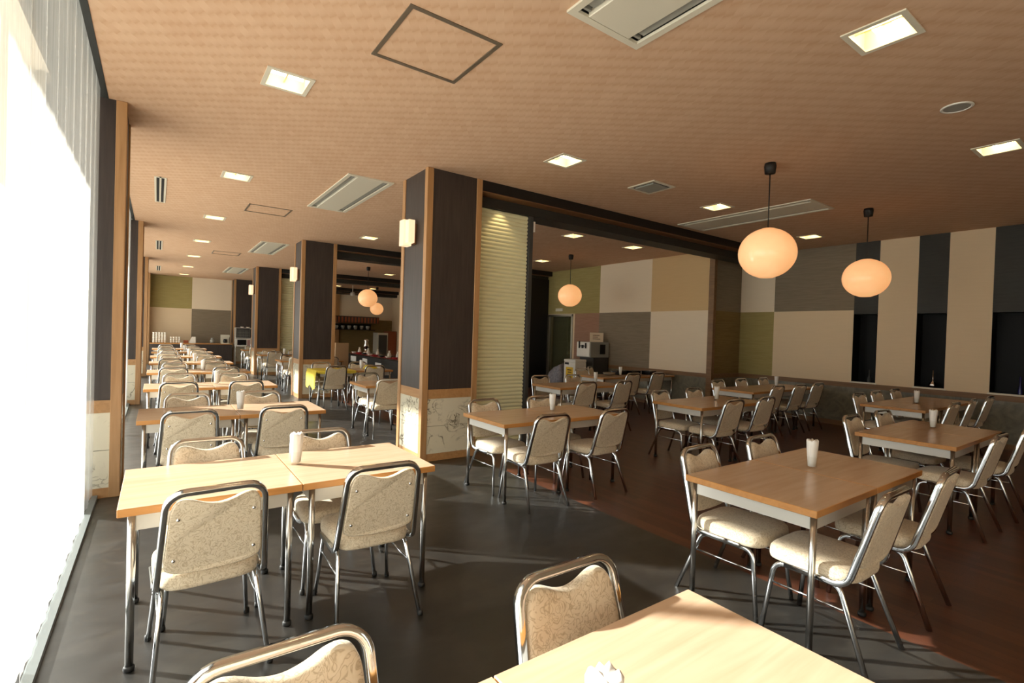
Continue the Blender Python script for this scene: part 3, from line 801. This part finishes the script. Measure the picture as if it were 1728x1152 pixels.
bm = bmesh.new(); bx(bm, -.18, .18, -.2, .2, 0, .86); bevel(bm, .012, 2); obj('body', bm, M['white'], r)
bm = bmesh.new(); bx(bm, -.185, .185, -.205, .205, .862, .93); bevel(bm, .015, 2); obj('lid', bm, M['white'], r)
box('flap', (-.188, -.184, .02, .16, .80, .85), M['black'], r)
st = box('notice', (-.1835, -.18, -.13, .12, .42, .74), M['sticker'], r)
bm = bmesh.new()
for k in range(4): bx(bm, -.185, -.1834, -.08, .07-.02*(k % 2), .66-k*.055, .685-k*.055)
obj('print', bm, M['ink'], st)
bm = bmesh.new(); n = 12; g = []
for i in range(n+1):
    row = []
    for j in range(n+1):
        u, v = i/n, j/n; hgt = .55+.30*max(0, 1-v*1.15)
        edge = min(u, 1-u, v, 1-v); zz = hgt*min(1, edge/.12) if edge < .12 else hgt
        row.append(bm.verts.new((8.0+.5*u+.012*math.sin(j*2.), 9.2+.62*v+.012*math.sin(i*1.7), max(.02, zz+.02*math.sin(i*1.1+j*.9)*(edge > .1)))))
    g.append(row)
for i in range(n):
    for j in range(n): bm.faces.new((g[i][j], g[i+1][j], g[i+1][j+1], g[i][j+1]))
tag(obj('covered_trolley', bm, M['greycloth'], smooth=True), 'trolley under a sloping grey cover beside the white bin', 'trolley')
# metal arm chair by the machine
r = thing('armchair', 'cream chair with metal arms near the soft-serve machine', 'chair', (8.15, 7.95, 0), PI+.5)
for nm, k in (('seat', 'seat'), ('backrest', 'backrest'), ('back_frame', 'back_frame'), ('leg_frame', 'leg1'), ('leg_frame', 'leg-1')): link(nm, CD[k], r)
for s in (-1, 1):
    bm = bmesh.new(); sweep(bm, fillet([(s*.215, .16, .36), (s*.235, .17, .63), (s*.2, -.19, .63)], [.05], 5), [(.01*math.cos(2*PI*k/8), .01*math.sin(2*PI*k/8)) for k in range(8)]); obj('armrest', bm, M['chrome'], r)
# bento trays on the triple table
for k, (x, y) in enumerate(((8.0, 7.28), (8.35, 7.2), (8.75, 7.1))):
    for q in range(2):
        bm = bmesh.new(); bx(bm, -.15, .15, -.1, .1, 0, .042); bevel(bm, .006, 1)
        tag(obj('lacquer_box', bm, M['bento'], None, (x, y, TH+.001+q*.043), .1*k), 'black lacquer box, %s of the %s stack on the triple table' % (['bottom', 'top'][q], ['first', 'middle', 'last'][k]), 'box', 'black lacquer boxes')
bm = bmesh.new(); lathe(bm, [(0, 0), (.07, 0), (.12, .02), (.13, .06), (.122, .06), (.11, .025), (0, .012)], n=20)
tag(obj('serving_bowl', bm, M['wp_grey'], None, (7.62, 7.2, TH+.001)), 'round grey bowl beside the lacquer boxes', 'bowl')

# niche vases
def vase(y, m, label, bulb=.055, neck=.008, h=.30):
    bm = bmesh.new(); lathe(bm, [(0, 0), (.03, 0), (bulb*.8, .02), (bulb, .055), (bulb*.75, .095), (neck*1.6, .125), (neck, .16), (neck, h), (neck*.5, h), (0, h-.01)], n=24)
    tag(obj('vase', bm, m, None, (XR2+.14, y, .806)), label, 'vase', 'vases in the wall niches')
vase(2.64, M['silver'], 'silver round-bellied vase with thin neck in the middle niche'); vase(3.54, M['dgrey'], 'slim dark vase in the niche farthest from the camera', .03, .008, .24); vase(1.62, M['blueglass'], 'slim dark blue vase in the rightmost niche', .028, .012, .28)

# ------------------------------------------------------------------ far counter and kitchen
r = thing('serving_counter', 'long dark serving counter along the far wall', 'counter', (1.08, 22.2, 0))
bm = bmesh.new(); bx(bm, -1.29, 1.28, -.29, .3, 0, .76); obj('body', bm, M['darkpanel'], r)
bm = bmesh.new(); bx(bm, -1.30, 1.29, -.32, .31, .76, .79); bevel(bm, .003, 1); obj('worktop', bm, M['oakedge'], r)
bm = bmesh.new(); lathe(bm, [(0, 0), (.026, 0), (.036, .05), (.038, .075), (.034, .075), (.03, .02), (0, .01)], n=12); CUP = mesh('cup', bm, M['cup'])
for gx, cols, rows in ((-.10, 5, 5), (.42, 4, 3)):
    for a in range(cols):
        for b in range(rows):
            gname = 'taller stack' if cols == 5 else 'lower stack'
            o = link('cup', CUP, None, (gx+a*.085, 22.15, .791+b*.0765))
            tag(o, 'white cup in the %s on the far counter, column %s' % (gname, ['one', 'two', 'three', 'four', 'five'][a])+', tier %s from below' % ['one', 'two', 'three', 'four', 'five'][b], 'cup', 'stacked cups on the far counter')
r = thing('coffee_maker', 'pale coffee maker at the far counter end', 'coffee maker', (2.14, 22.12, .791))
bm = bmesh.new(); bx(bm, -.14, .14, -.02, .14, 0, .34); bx(bm, -.14, .14, -.15, -.02, .25, .34); bx(bm, -.14, .14, -.15, -.02, 0, .03); obj('body', bm, M['offwhite'], r)
bm = bmesh.new(); lathe(bm, [(0, 0), (.06, 0), (.075, .06), (.055, .14), (0, .14)], (0, -.085, .035), 14); obj('jug', bm, M['bento'], r)
bm = bmesh.new(); lathe(bm, [(0, 0), (.06, 0), (.08, .05), (.08, .12), (.05, .15), (.05, .2), (.06, .21), (0, .215)], n=16); tag(obj('jar', bm, [M['grey']], None, (1.72, 22.15, .791)), 'grey lidded jar left of the coffee maker', 'jar')
bm = bmesh.new(); bx(bm, -.1, .1, -.08, .08, 0, .05); v = [bm.verts.new(p) for p in ((-.1, -.08, .05), (.1, -.08, .05), (.1, .06, .24), (-.02, .06, .24), (-.1, .08, .05), (.1, .08, .05))]
bm.faces.new((v[0], v[1], v[2], v[3])); bm.faces.new((v[3], v[2], v[5], v[4])); bm.faces.new((v[1], v[5], v[2])); bm.faces.new((v[0], v[3], v[4]))
tag(obj('tilted_dispenser', bm, M['white'], None, (1.08, 22.1, .791)), 'small white tilted dispenser mid-way along the far counter', 'dispenser')
tag(box('brown_box', (.80, .95, 22.1, 22.28, .791, .90), M['orangewood'], bev=.004), 'low brown box beside the lower cup stack', 'box')
# rack with microwave and oven
r = thing('steel_rack', 'narrow white rack carrying oven and microwave by far pillar', 'rack', (2.72, 21.85, 0))
bm = bmesh.new()
for x in (-.27, .27):
    for y in (-.18, .18): tube(bm, (x, y, 0), (x, y, 1.42), .012, 8)
for z in (.70, 1.02, 1.41): bx(bm, -.28, .28, -.19, .19, z, z+.015)
obj('frame', bm, M['white'], r)
r = thing('microwave_oven', 'white microwave on the middle rack shelf', 'microwave', (2.72, 21.85, .716))
bm = bmesh.new(); bx(bm, -.25, .25, -.17, .17, 0, .28); bevel(bm, .006, 1); obj('body', bm, M['white'], r); box('door', (-.21, .10, -.18, -.171, .04, .25), M['bento'], r); box('control_panel', (.13, .23, -.178, -.171, .03, .25), M['pink'], r)
r = thing('toaster_oven', 'dark oven with wire racks above the microwave', 'oven', (2.72, 21.85, 1.036))
bm = bmesh.new(); bx(bm, -.24, .24, -.16, .17, 0, .33); obj('body', bm, M['dgrey'], r); bm = bmesh.new()
for k in range(9): bx(bm, -.2+k*.05-.003, -.2+k*.05+.003, -.168, -.16, .02, .3)
for z in (.1, .2): bx(bm, -.21, .21, -.168, -.16, z-.003, z+.003)
obj('grille', bm, M['grey'], r)
for x, w in ((2.68, 'first'), (2.88, 'second')):
    bm = bmesh.new(); lathe(bm, [(0, 0), (.04, 0), (.07, .04), (.066, .04), (.035, .008), (0, .008)], n=14); tag(obj('small_bowl', bm, M['cup'], None, (x, 21.82, 1.4255)), 'white bowl on top of the rack, %s from the curtain' % w, 'bowl', 'white bowls on the rack')

# buffet table and its contents
r = thing('buffet_table', 'long black-skirted buffet table under the globe lamps', 'buffet', (5.4, 14.2, 0))
box('skirt', (-.38, .38, -2.3, 2.1, 0, .70), M['black'], r); box('top', (-.4, .4, -2.32, 2.12, .70, .73), M['bento'], r, .004)
tag(box('red_runner', (5.06, 5.40, 12.2, 16.1, .731, .736), M['red']), 'red cloth runner along the buffet front edge', 'runner')
bm = bmesh.new(); lathe(bm, [(0, 0), (.045, 0), (.055, .05), (.04, .12), (.02, .15), (.03, .19), (.026, .19), (0, .16)], n=14); JUG = mesh('jug', bm, M['cup'])
for k, y in enumerate((15.7, 14.9, 14.1, 13.2, 12.6)): tag(link('jug', JUG, None, (5.25, y, .737)), 'white jug on the red runner, %s from the far end' % ['first', 'second', 'third', 'fourth', 'fifth'][k], 'jug', 'white jugs on the buffet')
bm = bmesh.new(); lathe(bm, [(0, 0), (.03, 0), (.032, .09), (.028, .09), (.026, .01), (0, .01)], n=10); TG = mesh('drinking_glass', bm, M['tumbler'])
names = ['one', 'two', 'three', 'four', 'five', 'six', 'seven', 'eight', 'nine', 'ten', 'eleven', 'twelve']
for a in range(12):
    for b in range(2): tag(link('drinking_glass', TG, None, (5.50+b*.11, 12.5+a*.29, .731)), 'small clear drinking glass in the double row on the buffet', 'glass', 'drinking glasses on the buffet')
for k in range(8):
    bm = bmesh.new(); lathe(bm, [(0, 0), (.05, 0), (.085, .045), (.08, .045), (.045, .01), (0, .01)], n=14)
    tag(obj('serving_bowl', bm, [M['red'], M['cup'], M['dgrey']][k % 3], None, (5.13, 12.5+k*.48, .737)), '%s serving bowl on the buffet edge, number %s from near end' % (['red', 'white', 'dark grey'][k % 3], names[k]), 'bowl', 'serving bowls on the buffet')
bm = bmesh.new(); lathe(bm, [(0, 0), (.10, 0), (.10, .03), (.05, .05), (.05, .16), (.09, .2), (.06, .3), (.05, .36), (.08, .42), (.02, .46), (0, .46)], n=18); tag(obj('drink_dispenser', bm, M['silver'], None, (5.6, 16.1, .731)), 'tall silver dispenser at the far buffet end', 'dispenser')
for k, (y, z0, z1, w) in enumerate(((15.55, .50, .66, .5), (14.5, .48, .64, .4), (13.4, .38, .58, .45), (12.6, .36, .46, .3))):
    tag(box('paper_sign', (5.008, 5.016, y-w/2, y+w/2, z0, z1), M['paper']), 'white paper notice hung on the black buffet skirt, %s from far end' % ['first', 'second', 'third', 'fourth'][k], 'sign', 'paper notices on the buffet')
tag(box('menu_board', (4.0, 4.36, 13.95, 14.05, 0, 1.10), M['tanboard'], bev=.006), 'plain tan standing board beside the second pillar', 'board')
r = thing('range_hood', 'brown slatted canopy over the far kitchen', 'hood', (7.24, 22.4, 1.78))
bm = bmesh.new()
for k in range(14): bx(bm, -.98+k*.145, -.91+k*.145, -.35, .35, .02+.0, .26)
obj('slats', bm, M['orangewood'], r); box('canopy', (-1.0, 1.0, -.33, .37, .02, .30), M['darkpanel'], r)
r = thing('kitchen_shelf', 'black kitchen shelf with small crockery below the canopy', 'shelf', (7.2, 22.45, 1.47)); box('board', (-.95, .9, -.3, .3, 0, .03), M['black'], r); box('back_board', (-.95, .9, .28, .3, .03, .28), M['black'], r)
bm = bmesh.new(); lathe(bm, [(0, 0), (.05, 0), (.09, .12), (.07, .17), (0, .17)], n=12); POT = mesh('pot', bm, M['grey'])
for k in range(6): tag(link('pot', POT, None, (6.4+k*.28, 22.3, 1.5005)), 'grey pot on the kitchen shelf, %s from the curtain side' % ['first', 'second', 'third', 'fourth', 'fifth', 'last'][k], 'pot', 'pots on the kitchen shelf')
r = thing('refrigerator', 'pale glass-door refrigerator at the kitchen back', 'refrigerator', (8.55, 22.65, 0)); box('body', (-.25, .25, -.3, .3, 0, 1.38), M['offwhite'], r, .006); box('door', (-.2, .2, -.32, -.301, .1, 1.28), M['dgrey'], r)
r = thing('wooden_cabinet', 'orange-brown cabinet beside the refrigerator', 'cabinet', (9.02, 22.65, 0)); box('body', (-.2, .2, -.3, .3, 0, 1.46), M['orangewood'], r, .004); box('door', (-.17, .17, -.318, -.301, .08, 1.4), M['orangewood'], r)
r = thing('ceiling_fan', 'white ceiling fan far back above the buffet', 'fan', (6.6, 20.8, CZ))
bm = bmesh.new(); tube(bm, (0, 0, 0), (0, 0, -.3), .015, 8); obj('rod', bm, M['white'], r); bm = bmesh.new(); lathe(bm, [(0, -.28), (.07, -.29), (.11, -.34), (.08, -.42), (0, -.44)], n=16); obj('motor', bm, M['white'], r)
for k in range(4):
    bm = bmesh.new(); bx(bm, .1, .58, -.055, .055, -.355, -.345)
    o = obj('blade', bm, M['browntrim'], r, (0, 0, 0), k*PI/2+.3)

# ------------------------------------------------------------------ light and camera
wd = bpy.data.worlds.new('World'); SC.world = wd; wd.use_nodes = True
bg = wd.node_tree.nodes['Background']; bg.inputs[0].default_value = (.86, .93, 1, 1); bg.inputs[1].default_value = 1.7
sl = bpy.data.lights.new('sun', 'SUN'); sl.energy = 21; sl.angle = math.radians(1.2); sl.color = (1, .95, .90)
so = bpy.data.objects.new('sun', sl); COL.objects.link(so); so.location = (-6, 6, 6)
dv = Vector((.737*math.cos(math.radians(26.2)), -.676*math.cos(math.radians(26.2)), -math.sin(math.radians(26.2))))
so.rotation_euler = dv.to_track_quat('-Z', 'Y').to_euler()
for (x, y) in ((3.55, 5.20),):
    sp = bpy.data.lights.new('soffit_spot', 'SPOT'); sp.energy = 5; sp.spot_size = math.radians(75); sp.spot_blend = .6; sp.color = (1, .74, .42); sp.shadow_soft_size = .03
    o = bpy.data.objects.new('soffit_spot', sp); COL.objects.link(o); o.location = (x, y, 3.17); o.rotation_euler = Vector((0, .14, -1)).to_track_quat('-Z', 'Y').to_euler()

cam = bpy.data.cameras.new('Camera'); co = bpy.data.objects.new('Camera', cam); COL.objects.link(co)
cam.sensor_width = 36; cam.lens = 36*840.4/1728; cam.clip_start = .02; cam.clip_end = 200
yaw, pit, rol = math.radians(35.48), math.radians(.75), math.radians(-1.78)
f = Vector((math.sin(yaw), math.cos(yaw), 0)); rt = Vector((math.cos(yaw), -math.sin(yaw), 0)); dn = Vector((0, 0, -1))
f, dn = math.cos(pit)*f+math.sin(pit)*dn, math.cos(pit)*dn-math.sin(pit)*f
rt, dn = math.cos(rol)*rt+math.sin(rol)*dn, math.cos(rol)*dn-math.sin(rol)*rt
mw = Matrix((rt, -dn, -f)).transposed().to_4x4(); mw.translation = (0, 0, H); co.matrix_world = mw
SC.camera = co
vs = SC.view_settings; vs.view_transform = 'Standard'; vs.look = 'None'; vs.exposure = .58; vs.gamma = 1.; vs.use_curve_mapping = False
SC.cycles.use_denoising = True
SC.cycles.sample_clamp_indirect = 6
SC.cycles.max_bounces = 12; SC.cycles.diffuse_bounces = 5; SC.cycles.transparent_max_bounces = 16
